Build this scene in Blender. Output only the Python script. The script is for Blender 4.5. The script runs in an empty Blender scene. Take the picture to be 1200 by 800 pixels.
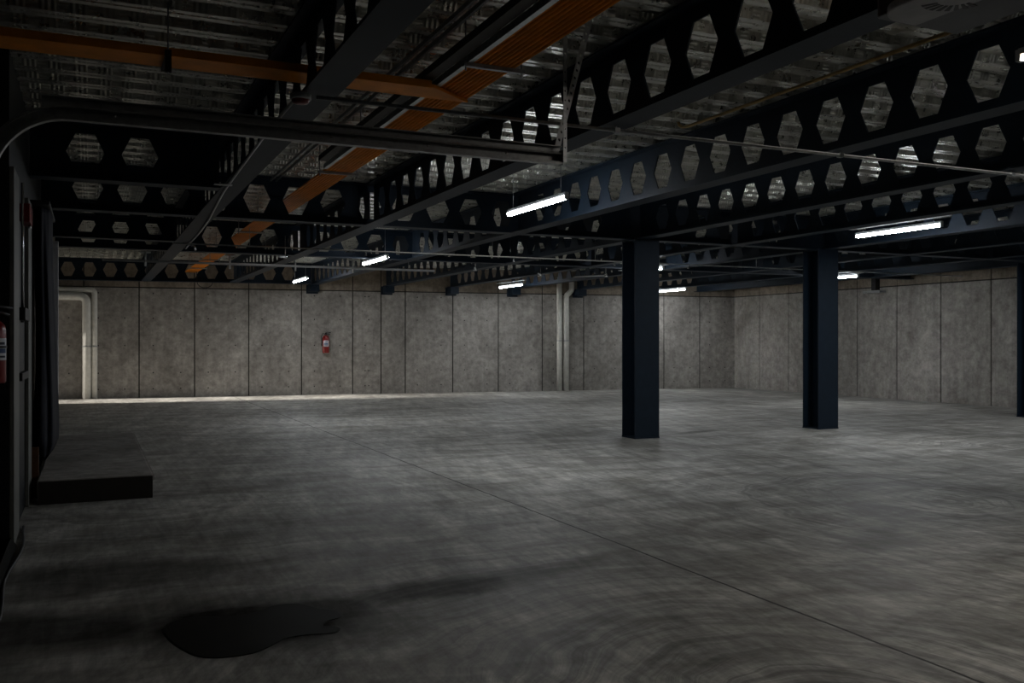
import bpy, bmesh, math, random
from mathutils import Vector, Matrix
random.seed(4)
PI = math.pi
C = bpy.context.scene.collection
CAMZ = 1.4
H0 = CAMZ + 1.474          # underside of the steel
ZT = CAMZ + 2.0            # top of the steel / underside of the deck
ZH = CAMZ + 1.735          # mid height of the hexagon openings
PITCH, HW, HH = 0.466, 0.32, 0.34

# ------------------------------------------------------------------ materials
def new_mat(name):
    m = bpy.data.materials.new(name); m.use_nodes = True
    nt = m.node_tree
    return m, nt, nt.nodes['Principled BSDF']

def N(nt, typ, **kw):
    n = nt.nodes.new(typ)
    for k, v in kw.items():
        setattr(n, k, v)
    return n

def L(nt, a, b): nt.links.new(a, b)

def ramp(nt, src, stops):
    r = N(nt, 'ShaderNodeValToRGB')
    els = r.color_ramp.elements
    while len(els) < len(stops): els.new(0.5)
    for e, (p, c) in zip(els, stops):
        e.position = p
        e.color = (c, c, c, 1) if not isinstance(c, tuple) else (*c, 1)
    L(nt, src, r.inputs[0]); return r.outputs[0]

def mixc(nt, a, b, fac, mode='MIX'):
    m = N(nt, 'ShaderNodeMix', data_type='RGBA', blend_type=mode)
    if hasattr(fac, 'links'): L(nt, fac, m.inputs[0])
    else: m.inputs[0].default_value = fac
    for s, i in ((a, 6), (b, 7)):
        if hasattr(s, 'links'): L(nt, s, m.inputs[i])
        else: m.inputs[i].default_value = (*s, 1)
    return m.outputs[2]

def math_(nt, op, a, b=None, c=None):
    m = N(nt, 'ShaderNodeMath', operation=op)
    for i, s in enumerate((a, b, c)):
        if s is None: continue
        if hasattr(s, 'links'): L(nt, s, m.inputs[i])
        else: m.inputs[i].default_value = s
    return m.outputs[0]

def noise(nt, vec, scale, detail=6, rough=0.6, dist=0.0):
    n = N(nt, 'ShaderNodeTexNoise')
    n.inputs['Scale'].default_value = scale; n.inputs['Detail'].default_value = detail
    n.inputs['Roughness'].default_value = rough; n.inputs['Distortion'].default_value = dist
    L(nt, vec, n.inputs['Vector']); return n.outputs['Fac']

def mapping(nt, vec, scale=(1, 1, 1), rot=(0, 0, 0), loc=(0, 0, 0)):
    m = N(nt, 'ShaderNodeMapping')
    m.inputs['Scale'].default_value = scale; m.inputs['Rotation'].default_value = rot
    m.inputs['Location'].default_value = loc
    L(nt, vec, m.inputs['Vector']); return m.outputs[0]

def bump(nt, bsdf, h, strength, dist):
    b = N(nt, 'ShaderNodeBump'); b.inputs['Strength'].default_value = strength
    b.inputs['Distance'].default_value = dist
    L(nt, h, b.inputs['Height']); L(nt, b.outputs[0], bsdf.inputs['Normal'])

def flat(name, col, rough=0.5, metal=0.0, spec=0.5, var=0.12, scale=9.0):
    m, nt, b = new_mat(name)
    g = N(nt, 'ShaderNodeNewGeometry').outputs['Position']
    n = noise(nt, g, scale, 5)
    k = ramp(nt, n, [(0.3, 1 - var), (0.7, 1 + var)])
    L(nt, mixc(nt, col, k, 1.0, 'MULTIPLY'), b.inputs['Base Color'])
    b.inputs['Roughness'].default_value = rough; b.inputs['Metallic'].default_value = metal
    b.inputs['Specular IOR Level'].default_value = spec
    bump(nt, b, n, 0.05, 0.01)
    return m

M = {}
M['zinc'] = flat('dull_zinc_strip', (0.55, 0.56, 0.56), 0.5, 0.15, 0.5, 0.15, 25)
M['navy'] = flat('navy_steel_paint', (0.0100, 0.0195, 0.033), 0.55, 0, 0.22)
M['galv'] = flat('galvanised_steel', (0.50, 0.51, 0.51), 0.36, 0.7, 0.5, 0.2, 25)
M['dullgalv'] = flat('dull_galvanised_steel', (0.36, 0.37, 0.37), 0.42, 0.7, 0.5, 0.2, 25)
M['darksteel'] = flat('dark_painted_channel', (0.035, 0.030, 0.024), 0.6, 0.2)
M['orange'] = flat('orange_pvc', (0.85, 0.29, 0.020), 0.5, 0, 0.12, 0.15, 6)
M['white_pvc'] = flat('off_white_pvc', (0.78, 0.77, 0.71), 0.45, 0, 0.4)
M['red'] = flat('red_enamel', (0.22, 0.011, 0.010), 0.3, 0, 0.5)
M['black'] = flat('black_plastic', (0.012, 0.012, 0.013), 0.5)
M['ink'] = flat('printed_ink', (0.03, 0.03, 0.05), 0.7)
M['blueink'] = flat('printed_blue_ink', (0.06, 0.10, 0.22), 0.7)
M['label'] = flat('white_label', (0.66, 0.67, 0.70), 0.5)
M['chrome'] = flat('chromed_steel', (0.65, 0.66, 0.68), 0.2, 1.0)
M['whitemetal'] = flat('white_enamelled_metal', (0.55, 0.56, 0.57), 0.4)
M['post'] = flat('pale_grey_post_paint', (0.16, 0.165, 0.15), 0.5)
M['lightpost'] = flat('light_grey_jamb_paint', (0.55, 0.55, 0.57), 0.5)
M['cladding'] = flat('dark_metal_cladding', (0.018, 0.021, 0.024), 0.5, 0.3)
M['fabric'] = flat('black_tarpaulin', (0.010, 0.011, 0.018), 0.75, 0, 0.3, 0.25, 14)
M['wood'] = flat('brown_timber', (0.12, 0.055, 0.028), 0.7, 0, 0.3, 0.3, 18)
M['unit'] = flat('grey_cover_plastic', (0.34, 0.34, 0.35), 0.5)
M['unitdark'] = flat('dark_grey_casing', (0.07, 0.073, 0.085), 0.5)
M['copper'] = flat('dull_copper', (0.42, 0.29, 0.12), 0.5, 0.5)
M['reddish'] = flat('dark_red_plastic', (0.16, 0.012, 0.010), 0.45)
M['hole'] = flat('form_tie_hole', (0.03, 0.028, 0.025), 0.9)

def lamp_mat(name, strength, col):
    m, nt, b = new_mat(name)
    b.inputs['Base Color'].default_value = (0.8, 0.8, 0.8, 1)
    b.inputs['Emission Color'].default_value = (*col, 1)
    b.inputs['Emission Strength'].default_value = strength
    return m
M['tube'] = lamp_mat('lit_diffuser_underside', 122.0, (0.92, 0.96, 1.0))
M['tubeside'] = lamp_mat('lit_diffuser_sides', 13.0, (0.90, 0.95, 1.0))
M['tubeweak'] = lamp_mat('weak_diffuser_underside', 112.0, (1.0, 0.93, 0.84))
M['tubeweakside'] = lamp_mat('weak_diffuser_sides', 6.0, (1.0, 0.72, 0.52))

# concrete floor
def floor_mat():
    m, nt, b = new_mat('trowelled_concrete_floor')
    P = N(nt, 'ShaderNodeNewGeometry').outputs['Position']
    big = noise(nt, P, 0.35, 4, 0.55)
    mid = noise(nt, mapping(nt, P, (1.0, 2.2, 1), (0, 0, 0.35)), 1.3, 8, 0.62, 0.6)
    fine = noise(nt, P, 14, 8, 0.7)
    base = mixc(nt, (0.215, 0.205, 0.180), (0.450, 0.440, 0.412), ramp(nt, mid, [(0.36, 0.0), (0.64, 1.0)]))
    for rot, sc_, amt, st_ in ((-0.15, 1.6, 0.14, 8.0), (-0.30, 3.4, 0.16, 10.0), (0.02, 8.0, 0.18, 12.0), (1.35, 2.0, 0.09, 7.0)):
        mp = N(nt, 'ShaderNodeMapping', vector_type='TEXTURE')
        mp.inputs['Rotation'].default_value = (0, 0, rot); mp.inputs['Scale'].default_value = (0.5, 0.5 * st_, 1.0)
        L(nt, P, mp.inputs['Vector'])
        sn = noise(nt, mp.outputs[0], sc_, 8, 0.68, 0.35)
        base = mixc(nt, base, ramp(nt, sn, [(0.38, 1 - amt), (0.62, 1 + amt)]), 1.0, 'MULTIPLY')
    base = mixc(nt, base, ramp(nt, big, [(0.3, 0.75), (0.68, 1.15)]), 1.0, 'MULTIPLY')
    base = mixc(nt, base, ramp(nt, fine, [(0.3, 0.80), (0.7, 1.18)]), 1.0, 'MULTIPLY')
    # power-trowel and tyre sweeps: stretched rings around a few centres
    for (cx, cy, sc, amt, seed) in ((2.6, 2.6, 9.0, 0.42, 1), (6.8, 5.8, 7.0, 0.36, 2), (0.4, 8.5, 6.0, 0.25, 3), (11.5, 8.0, 6.0, 0.3, 4)):
        v = mapping(nt, P, (1, 1, 0), (0, 0, 0), (-cx, -cy, 0))
        d = N(nt, 'ShaderNodeVectorMath', operation='LENGTH'); L(nt, v, d.inputs[0])
        wob = noise(nt, P, 0.9, 3, 0.5)
        rr = math_(nt, 'ADD', math_(nt, 'MULTIPLY', d.outputs['Value'], sc), math_(nt, 'MULTIPLY', wob, 5.0))
        comb = N(nt, 'ShaderNodeCombineXYZ'); L(nt, rr, comb.inputs[0]); comb.inputs[1].default_value = seed * 7.3
        st = noise(nt, comb.outputs[0], 1.6, 7, 0.75)
        msk = ramp(nt, noise(nt, P, 0.55 + 0.1 * seed, 3), [(0.34, 0.0), (0.52, 1.0)])
        near = ramp(nt, math_(nt, 'DIVIDE', d.outputs['Value'], 6.0), [(0.05, 1.0), (0.75, 0.0)])
        f = math_(nt, 'MULTIPLY', msk, near)
        st2 = ramp(nt, st, [(0.40, 1 - amt), (0.60, 1 + amt)])
        base = mixc(nt, base, mixc(nt, base, st2, 1.0, 'MULTIPLY'), f)
    # scuff flecks
    fl = noise(nt, mapping(nt, P, (3.5, 14, 1), (0, 0, 0.2)), 2.2, 9, 0.75, 0.4)
    flm = ramp(nt, noise(nt, P, 0.6, 2), [(0.45, 0.0), (0.6, 1.0)])
    fk = ramp(nt, fl, [(0.27, 1.0), (0.33, 0.0)])
    base = mixc(nt, base, (0.07, 0.066, 0.058), math_(nt, 'MULTIPLY', math_(nt, 'MULTIPLY', fk, flm), 0.75))
    # damp stain: a trail of joined blots with ragged soft borders
    sx = N(nt, 'ShaderNodeSeparateXYZ'); 
    wob2 = N(nt, 'ShaderNodeTexNoise'); wob2.inputs['Scale'].default_value = 2.4; wob2.inputs['Detail'].default_value = 6
    L(nt, P, wob2.inputs['Vector'])
    off = N(nt, 'ShaderNodeVectorMath', operation='MULTIPLY_ADD'); L(nt, wob2.outputs['Color'], off.inputs[0])
    off.inputs[1].default_value = (0.24, 0.24, 0); 
    shf = N(nt, 'ShaderNodeVectorMath', operation='SUBTRACT'); L(nt, P, shf.inputs[0]); shf.inputs[1].default_value = (0.12, 0.12, 0)
    L(nt, shf.outputs[0], off.inputs[2])
    tot = None
    for (cx, cy, rx, ry, rot, amt) in STAIN:
        mp = N(nt, 'ShaderNodeMapping', vector_type='TEXTURE')
        mp.inputs['Location'].default_value = (cx, cy, 0); mp.inputs['Rotation'].default_value = (0, 0, rot)
        mp.inputs['Scale'].default_value = (rx, ry, 1e6)
        L(nt, off.outputs[0], mp.inputs['Vector'])
        d = N(nt, 'ShaderNodeVectorMath', operation='LENGTH'); L(nt, mp.outputs[0], d.inputs[0])
        e = ramp(nt, d.outputs['Value'], [(0.45, amt), (1.0, 0.0)])
        tot = e if tot is None else math_(nt, 'MAXIMUM', tot, e)
    base = mixc(nt, base, mixc(nt, base, (0.16, 0.16, 0.16), 1.0, 'MULTIPLY'), tot)
    # saw-cut joints
    sep = N(nt, 'ShaderNodeSeparateXYZ'); L(nt, P, sep.inputs[0])
    jit = math_(nt, 'MULTIPLY', math_(nt, 'SUBTRACT', noise(nt, P, 2.0, 4), 0.5), 0.035)
    jm = None
    for jx, s in ((3.33, 0.95), (7.42, 0.7), (11.5, 0.6), (15.6, 0.6)):
        a = math_(nt, 'ABSOLUTE', math_(nt, 'ADD', math_(nt, 'SUBTRACT', sep.outputs[0], jx), jit))
        k = math_(nt, 'MULTIPLY', math_(nt, 'LESS_THAN', a, 0.009), s)
        jm = k if jm is None else math_(nt, 'MAXIMUM', jm, k)
    base = mixc(nt, base, (0.02, 0.019, 0.017), jm)
    L(nt, base, b.inputs['Base Color'])
    ro = math_(nt, 'SUBTRACT', ramp(nt, mid, [(0.3, 0.50), (0.7, 0.62)]), math_(nt, 'MULTIPLY', tot, 0.0))
    L(nt, ro, b.inputs['Roughness'])
    L(nt, math_(nt, 'MULTIPLY', math_(nt, 'SUBTRACT', 1.0, tot), 0.22), b.inputs['Specular IOR Level'])
    bump(nt, b, math_(nt, 'ADD', fine, math_(nt, 'MULTIPLY', jm, -3)), 0.12, 0.006)
    return m
# x, y, radius along, radius across, rotation, darkness
STAIN = [(0.72, 4.68, 0.85, 0.62, -0.42, 1.0), (1.12, 4.75, 0.42, 0.36, -0.3, 0.9),
         (-0.25, 5.0, 0.95, 0.42, -0.35, 0.9), (1.75, 4.90, 0.85, 0.26, 0.12, 0.8), (2.55, 5.05, 0.9, 0.22, 0.2, 0.5),
         (0.1, 6.0, 1.2, 0.55, -0.2, 0.6), (0.9, 7.2, 1.5, 0.5, 0.1, 0.35), (-0.2, 3.9, 0.9, 0.35, -0.5, 0.5), (1.2, 9.2, 1.6, 0.6, 0.3, 0.35), (8.55, 11.75, 0.7, 0.14, 0.3, 0.55), (3.3, 8.4, 0.5, 0.3, 0.0, 0.35), (5.1, 4.9, 0.6, 0.22, 0.5, 0.3)]
M['floor'] = floor_mat()

def wall_mat(name, tint):
    m, nt, b = new_mat(name)
    P = N(nt, 'ShaderNodeNewGeometry').outputs['Position']
    big = noise(nt, mapping(nt, P, (1, 1, 0.55)), 0.8, 6, 0.65, 0.7)
    st = noise(nt, mapping(nt, P, (9, 9, 0.35)), 1.0, 5, 0.6)
    fine = noise(nt, P, 7, 8, 0.72)
    pit = noise(nt, P, 28, 3, 0.6)
    c = mixc(nt, (0.235 * tint[0], 0.219 * tint[1], 0.198 * tint[2]), (0.46 * tint[0], 0.433 * tint[1], 0.398 * tint[2]), ramp(nt, big, [(0.3, 0.0), (0.7, 1.0)]))
    c = mixc(nt, c, ramp(nt, st, [(0.3, 0.88), (0.7, 1.08)]), 1.0, 'MULTIPLY')
    c = mixc(nt, c, ramp(nt, fine, [(0.34, 0.68), (0.66, 1.24)]), 1.0, 'MULTIPLY')
    c = mixc(nt, c, (0.09, 0.08, 0.07), ramp(nt, pit, [(0.26, 0.6), (0.31, 0.0)]))
    sw = noise(nt, mapping(nt, P, (1, 1, 1.4)), 2.6, 8, 0.7, 2.2)
    c = mixc(nt, c, ramp(nt, sw, [(0.34, 0.90), (0.66, 1.08)]), 1.0, 'MULTIPLY')
    L(nt, c, b.inputs['Base Color'])
    b.inputs['Roughness'].default_value = 0.8
    b.inputs['Specular IOR Level'].default_value = 0.2
    bump(nt, b, fine, 0.15, 0.01)
    return m
M['wall'] = wall_mat('precast_concrete', (1, 1, 1))
M['wallstrip'] = wall_mat('beam_shade_concrete', (0.80, 0.72, 0.63))  # same concrete, browner and darker: beam shade painted into the upper strip
M['slab'] = wall_mat('cast_concrete_slab', (0.75, 0.75, 0.76))
M['groove'] = flat('panel_joint', (0.035, 0.033, 0.028), 0.95)
M['rawwall'] = flat('dark_rendered_wall', (0.07, 0.07, 0.068), 0.9)

def deck_mat():
    m, nt, b = new_mat('embossed_galvanised_deck')
    P = N(nt, 'ShaderNodeNewGeometry').outputs['Position']
    s = N(nt, 'ShaderNodeSeparateXYZ'); L(nt, P, s.inputs[0])
    x = s.outputs[0]; y = s.outputs[1]
    z = s.outputs[2]
    fx = math_(nt, 'FRACT', math_(nt, 'DIVIDE', math_(nt, 'ADD', x, 20.0), 0.17))
    wv = math_(nt, 'ADD', y, math_(nt, 'MULTIPLY', z, 2.0))
    bars = math_(nt, 'SINE', math_(nt, 'MULTIPLY', x, 2 * PI / 0.034))
    dash = math_(nt, 'SINE', math_(nt, 'MULTIPLY', wv, 2 * PI / 0.036))
    isbar = math_(nt, 'LESS_THAN', fx, 0.58)
    isdash = math_(nt, 'MULTIPLY', math_(nt, 'GREATER_THAN', fx, 0.62), math_(nt, 'LESS_THAN', fx, 0.96))
    lines = noise(nt, mapping(nt, P, (0.15, 22, 22)), 1.0, 4, 0.6)
    emb = math_(nt, 'ADD', math_(nt, 'MULTIPLY', isbar, bars), math_(nt, 'MULTIPLY', isdash, dash))
    n = noise(nt, P, 16, 5, 0.6); n2 = noise(nt, mapping(nt, P, (0.5, 3, 1)), 1.5, 4)
    c = mixc(nt, (0.44, 0.44, 0.40), (0.74, 0.73, 0.66), ramp(nt, n2, [(0.3, 0.0), (0.7, 1.0)]))
    c = mixc(nt, c, ramp(nt, n, [(0.3, 0.85), (0.7, 1.1)]), 1.0, 'MULTIPLY')
    L(nt, c, b.inputs['Base Color'])
    b.inputs['Metallic'].default_value = 0.78
    L(nt, ramp(nt, n, [(0.3, 0.25), (0.7, 0.34)]), b.inputs['Roughness'])
    nz = N(nt, 'ShaderNodeSeparateXYZ'); L(nt, N(nt, 'ShaderNodeNewGeometry').outputs['True Normal'], nz.inputs[0])
    steep = math_(nt, 'LESS_THAN', math_(nt, 'ABSOLUTE', nz.outputs[2]), 0.85)
    emb = math_(nt, 'MULTIPLY', emb, math_(nt, 'ADD', math_(nt, 'MULTIPLY', steep, 0.90), 0.10))
    emb = math_(nt, 'ADD', emb, math_(nt, 'MULTIPLY', lines, 1.1))
    bump(nt, b, emb, 0.55, 0.004)
    return m
M['deck'] = deck_mat()

def water_mat():
    m, nt, b = new_mat('oily_water_film')
    P = N(nt, 'ShaderNodeNewGeometry').outputs['Position']
    n = noise(nt, P, 6, 5)
    L(nt, mixc(nt, (0.007, 0.007, 0.006), (0.016, 0.016, 0.013), n), b.inputs['Base Color'])
    b.inputs['Roughness'].default_value = 0.45
    b.inputs['Specular IOR Level'].default_value = 0.02
    bump(nt, b, n, 0.04, 0.01)
    return m
M['water'] = water_mat()

# ------------------------------------------------------------------ mesh helpers
class MB:
    def __init__(s): s.v = []; s.f = []; s.mi = []; s.sm = []
    def add(s, vs, fs, mi=0, smooth=False):
        b = len(s.v); s.v += [tuple(p) for p in vs]
        for f in fs: s.f.append([b + i for i in f]); s.mi.append(mi); s.sm.append(smooth)
    def box(s, x0, x1, y0, y1, z0, z1, mi=0, mat=None):
        vs = [Vector((x, y, z)) for x in (x0, x1) for y in (y0, y1) for z in (z0, z1)]
        if mat is not None: vs = [mat @ p for p in vs]
        s.add(vs, [(0, 1, 3, 2), (4, 6, 7, 5), (0, 4, 5, 1), (2, 3, 7, 6), (0, 2, 6, 4), (1, 5, 7, 3)], mi)
    def tube(s, pts, r, seg=10, mi=0, caps=True):
        pts = [Vector(p) for p in pts]; n = len(pts)
        rs = r if isinstance(r, (list, tuple)) else [r] * n
        up = None; rings = []
        for i, p in enumerate(pts):
            t = (pts[min(i + 1, n - 1)] - pts[max(i - 1, 0)]).normalized()
            if up is None:
                up = t.orthogonal().normalized()
            else:
                up = (up - t * up.dot(t)).normalized()
            w = t.cross(up)
            rings.append([p + (up * math.cos(2 * PI * k / seg) + w * math.sin(2 * PI * k / seg)) * rs[i] for k in range(seg)])
        vs = [q for rg in rings for q in rg]; fs = []
        for i in range(n - 1):
            for k in range(seg):
                a = i * seg + k; b2 = i * seg + (k + 1) % seg
                fs.append((a, b2, b2 + seg, a + seg))
        s.add(vs, fs, mi, True)
        if caps:
            s.add(rings[0], [tuple(range(seg))[::-1]], mi); s.add(rings[-1], [tuple(range(seg))], mi)
    def lathe(s, prof, c=(0, 0, 0), seg=20, mi=0):
        vs = []; fs = []
        for (r, z) in prof:
            for k in range(seg):
                a = 2 * PI * k / seg
                vs.append((c[0] + r * math.cos(a), c[1] + r * math.sin(a), c[2] + z))
        for i in range(len(prof) - 1):
            for k in range(seg):
                a = i * seg + k; b2 = i * seg + (k + 1) % seg
                fs.append((a, b2, b2 + seg, a + seg))
        s.add(vs, fs, mi, True)
        s.add([vs[k] for k in range(seg)], [tuple(range(seg))[::-1]], mi)
        s.add([vs[(len(prof) - 1) * seg + k] for k in range(seg)], [tuple(range(seg))], mi)
    def prism(s, poly, axis, a, b, mi=0):
        # poly: list of 2-D points in the plane across the axis
        n = len(poly)
        def P(u, v, w):
            return {'x': (w, u, v), 'y': (u, w, v), 'z': (u, v, w)}[axis]
        vs = [P(u, v, a) for u, v in poly] + [P(u, v, b) for u, v in poly]
        fs = [tuple(range(n)), tuple(range(n, 2 * n))[::-1]]
        fs += [(i, i + n, (i + 1) % n + n, (i + 1) % n) for i in range(n)]
        s.add(vs, fs, mi)
    def build(s, name, mats, parent=None, bevel=0.0):
        me = bpy.data.meshes.new(name)
        me.from_pydata(s.v, [], s.f)
        if not isinstance(mats, (list, tuple)): mats = [mats]
        for m in mats: me.materials.append(m)
        for p, mi, sm in zip(me.polygons, s.mi, s.sm): p.material_index = mi; p.use_smooth = sm
        bm = bmesh.new(); bm.from_mesh(me)
        bmesh.ops.remove_doubles(bm, verts=bm.verts, dist=1e-5)
        bmesh.ops.recalc_face_normals(bm, faces=bm.faces)
        bm.to_mesh(me); bm.free()
        o = bpy.data.objects.new(name, me); C.objects.link(o)
        if parent is not None:
            o.parent = parent
            o.matrix_parent_inverse = Matrix.Translation(-Vector(parent.location)) if parent.type == 'EMPTY' else Matrix.Identity(4)
        if bevel:
            md = o.modifiers.new('bevel', 'BEVEL'); md.width = bevel; md.segments = 2; md.limit_method = 'ANGLE'
        return o

def tag(o, label, cat, group=None, kind=None):
    if label: o['label'] = label
    if cat: o['category'] = cat
    if group: o['group'] = group
    if kind: o['kind'] = kind
    return o

def thing(name, loc, label, cat, group=None):
    o = bpy.data.objects.new(name, None); C.objects.link(o); o.location = loc
    o.empty_display_size = 0.1
    return tag(o, label, cat, group)

def struct(o): o['kind'] = 'structure'; return o

def arc(c, r, a0, a1, n, f):
    return [f(c[0] + r * math.cos(a0 + (a1 - a0) * i / n), c[1] + r * math.sin(a0 + (a1 - a0) * i / n)) for i in range(n + 1)]

# ------------------------------------------------------------------ room shell
XR = 17.78; XL = -0.50; YB0 = 25.15; YB1 = 22.55; XB0 = -2.4
def yback(x): return YB0 + (YB1 - YB0) * (x - XB0) / (XR - XB0)
f = MB(); f.box(-14, 19.5, -5, 27, -0.2, 0.0)
struct(f.build('floor', M['floor']))

# ribbed steel deck, ribs across the room
d = MB(); prof = []
y = -5.0; per = 0.33
while y < 25.8:
    zb, zt_ = ZT, ZT + 0.058
    for dy, z in ((0, zb), (0.050, zb), (0.058, zb + 0.010), (0.070, zb + 0.010), (0.078, zb), (0.130, zb), (0.150, zt_),
                  (0.215, zt_), (0.223, zt_ - 0.008), (0.233, zt_ - 0.008), (0.241, zt_), (0.308, zt_)):
        prof.append((y + dy, z))
    y += per
x0, x1 = -3.0, 19.0
vs = [(x0, a, b) for a, b in prof] + [(x1, a, b) for a, b in prof]; n = len(prof)
d.add(vs, [(i, i + 1, i + 1 + n, i + n) for i in range(n - 1)])
d.box(x0, x1, -5, 25.9, ZT + 0.075, ZT + 0.25)
struct(d.build('ceiling', M['deck']))

def panel_wall(name, p0, p1, joints, zj, ztop, holes=True):
    p0 = Vector((*p0, 0)); p1 = Vector((*p1, 0))
    Ld = (p1 - p0).length; u = (p1 - p0).normalized(); nrm = Vector((0, 0, 1)).cross(u)   # points behind for left-to-right walls
    mt = Matrix(((u.x, nrm.x, 0, p0.x), (u.y, nrm.y, 0, p0.y), (0, 0, 1, 0), (0, 0, 0, 1)))
    w = MB()
    w.box(0, Ld, 0.02, 0.22, 0, ztop, 1, mt)
    js = [0.0] + sorted(joints) + [Ld]
    g = 0.014
    for a, b in zip(js[:-1], js[1:]):
        a2 = a + (g if a > 0 else 0); b2 = b - (g if b < Ld else 0)
        w.box(a2, b2, 0, 0.05, 0, zj - g, 0, mt)
        w.box(a2, b2, 0, 0.05, zj + g, ztop, 2, mt)
        if holes and b - a > 0.7:
            for z in (0.22, 0.62, 1.3, 1.98, 2.6):
                for t in (a + 0.33, b - 0.33):
                    if random.random() < 0.15: continue
                    ring = [mt @ Vector((t + 0.017 * math.cos(q * PI / 4), -0.0015, z + 0.017 * math.sin(q * PI / 4))) for q in range(8)]
                    w.add(ring, [tuple(range(8))], 3)
    return struct(w.build(name, [M['wall'], M['groove'], M['wallstrip'], M['hole']]))

# where the joints sit, read along each wall
F_, TH = 1078.0, math.radians(24.66); CT, ST = math.cos(TH), math.sin(TH)
def ray(px):                     # ground direction of an image column
    r = (px - 600) / F_
    return Vector((r * CT + ST, -r * ST + CT))
def hit(px, p0, p1):             # distance along p0->p1 where that column meets the wall
    dx, dy = ray(px); ex, ey = p1[0] - p0[0], p1[1] - p0[1]
    det = dx * (-ey) + dy * ex
    t = (dx * p0[1] - dy * p0[0]) / (dy * ex - dx * ey)
    return t * math.hypot(ex, ey)
BK0, BK1 = (XB0, YB0), (XR, YB1)
jb = [hit(p, BK0, BK1) for p in (98, 163, 228, 291.5, 353.4, 413.3, 446.5, 475, 530.6, 584, 635.5, 684, 733, 778, 820)]
panel_wall('wall_back', BK0, BK1, jb, 2.745, ZT + 0.07)
RT0, RT1 = (XR, YB1), (XR, -5.0)
jr = [hit(p, RT0, RT1) for p in (890, 924, 964, 1004.5, 1051, 1102.5, 1161.5)]
last = jr[-1]; step = jr[-1] - jr[-2]
while last + step < 27: last += step; jr.append(last)
panel_wall('wall_right', RT0, RT1, jr, 2.745, ZT + 0.07, False)
w = MB(); w.box(-3, 19, -5.2, -5.0, 0, ZT + 0.07); struct(w.build('wall_front', M['rawwall']))

# left wall: dark horizontal cladding, then a recess with the open doorway by the back wall
YP = 15.0
XC = XL - 0.17
w = MB(); w.box(XL - 0.42, XC - 0.03, -5, 7.14, 0, ZT + 0.07); w.box(XL - 0.42, XL, 7.14, YP, 0, ZT + 0.07)
z = 0.0
while z < ZT:
    w.prism([(XC - 0.03, z), (XC, z + 0.012), (XC - 0.004, z + 0.062), (XC - 0.03, z + 0.078)], 'y', -5, 7.14); z += 0.08
struct(w.build('wall_left', M['cladding']))
w = MB()
DY0, DY1, DH = 23.25, 24.86, 2.05
w.box(XB0 - 0.2, XB0, YP - 0.2, DY0, 0, ZT + 0.07); w.box(XB0 - 0.2, XB0, DY1, 25.5, 0, ZT + 0.07)
w.box(XB0 - 0.2, XB0, DY0, DY1, DH, ZT + 0.07)
w.box(XB0, XL - 0.42, YP - 0.2, YP, 0, ZT + 0.07)
struct(w.build('wall_left_recess', M['rawwall']))
w = MB(); w.box(XB0 - 0.22, XB0 + 0.02, DY0 - 0.06, DY0, 0, DH + 0.06); w.box(XB0 - 0.22, XB0 + 0.02, DY1, DY1 + 0.06, 0, DH + 0.06)
w.box(XB0 - 0.22, XB0 + 0.02, DY0, DY1, DH, DH + 0.06)
struct(w.build('trim_1', M['lightpost']))

# ------------------------------------------------------------------ steel frame
def web_mesh(mb, a, b, zb, zt, centre, frame, th=0.006, skip=()):
    """web from a to b along the beam with hexagon openings; frame(t, off, z) gives the point"""
    def sheet(polys):
        for off in (-th, th):
            for poly in polys: mb.add([frame(t, off, z) for t, z in poly], [tuple(range(len(poly)))])
    p2 = PITCH / 2; k0 = math.ceil((a + HW / 2 + 0.1 - centre) / PITCH); t = centre + k0 * PITCH
    cur = a; hh = HH / 2; c = ZH
    while t + HW / 2 + 0.1 < b:
        if any(lo < t < hi for lo, hi in skip): t += PITCH; continue
        l, r = t - p2, t + p2
        if l < cur: l = cur
        if r > b: r = b
        if l > cur + 1e-4: sheet([[(cur, zb), (l, zb), (l, c), (l, zt), (cur, zt), (cur, c)]])
        w2, w4 = HW / 2, HW / 4
        sheet([[(l, c), (t - w2, c), (t - w4, c + hh), (t - w4, zt), (l, zt)],
               [(t - w4, c + hh), (t + w4, c + hh), (t + w4, zt), (t - w4, zt)],
               [(t + w2, c), (r, c), (r, zt), (t + w4, zt), (t + w4, c + hh)],
               [(l, zb), (t - w4, zb), (t - w4, c - hh), (t - w2, c), (l, c)],
               [(t - w4, zb), (t + w4, zb), (t + w4, c - hh), (t - w4, c - hh)],
               [(t + w4, zb), (r, zb), (r, c), (t + w2, c), (t + w4, c - hh)]])
        hx = [(t - w2, c), (t - w4, c + hh), (t + w4, c + hh), (t + w2, c), (t + w4, c - hh), (t - w4, c - hh)]
        for i in range(6):
            q, s2 = hx[i], hx[(i + 1) % 6]
            mb.add([frame(q[0], -th, q[1]), frame(s2[0], -th, s2[1]), frame(s2[0], th, s2[1]), frame(q[0], th, q[1])], [(0, 1, 2, 3)])
        cur = r; t += PITCH
    if cur < b - 1e-4: sheet([[(cur, zb), (b, zb), (b, zt), (cur, zt)]])
    for e in (a, b):
        mb.add([frame(e, -th, zb), frame(e, th, zb), frame(e, th, zt), frame(e, -th, zt)], [(0, 1, 2, 3)])

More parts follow.
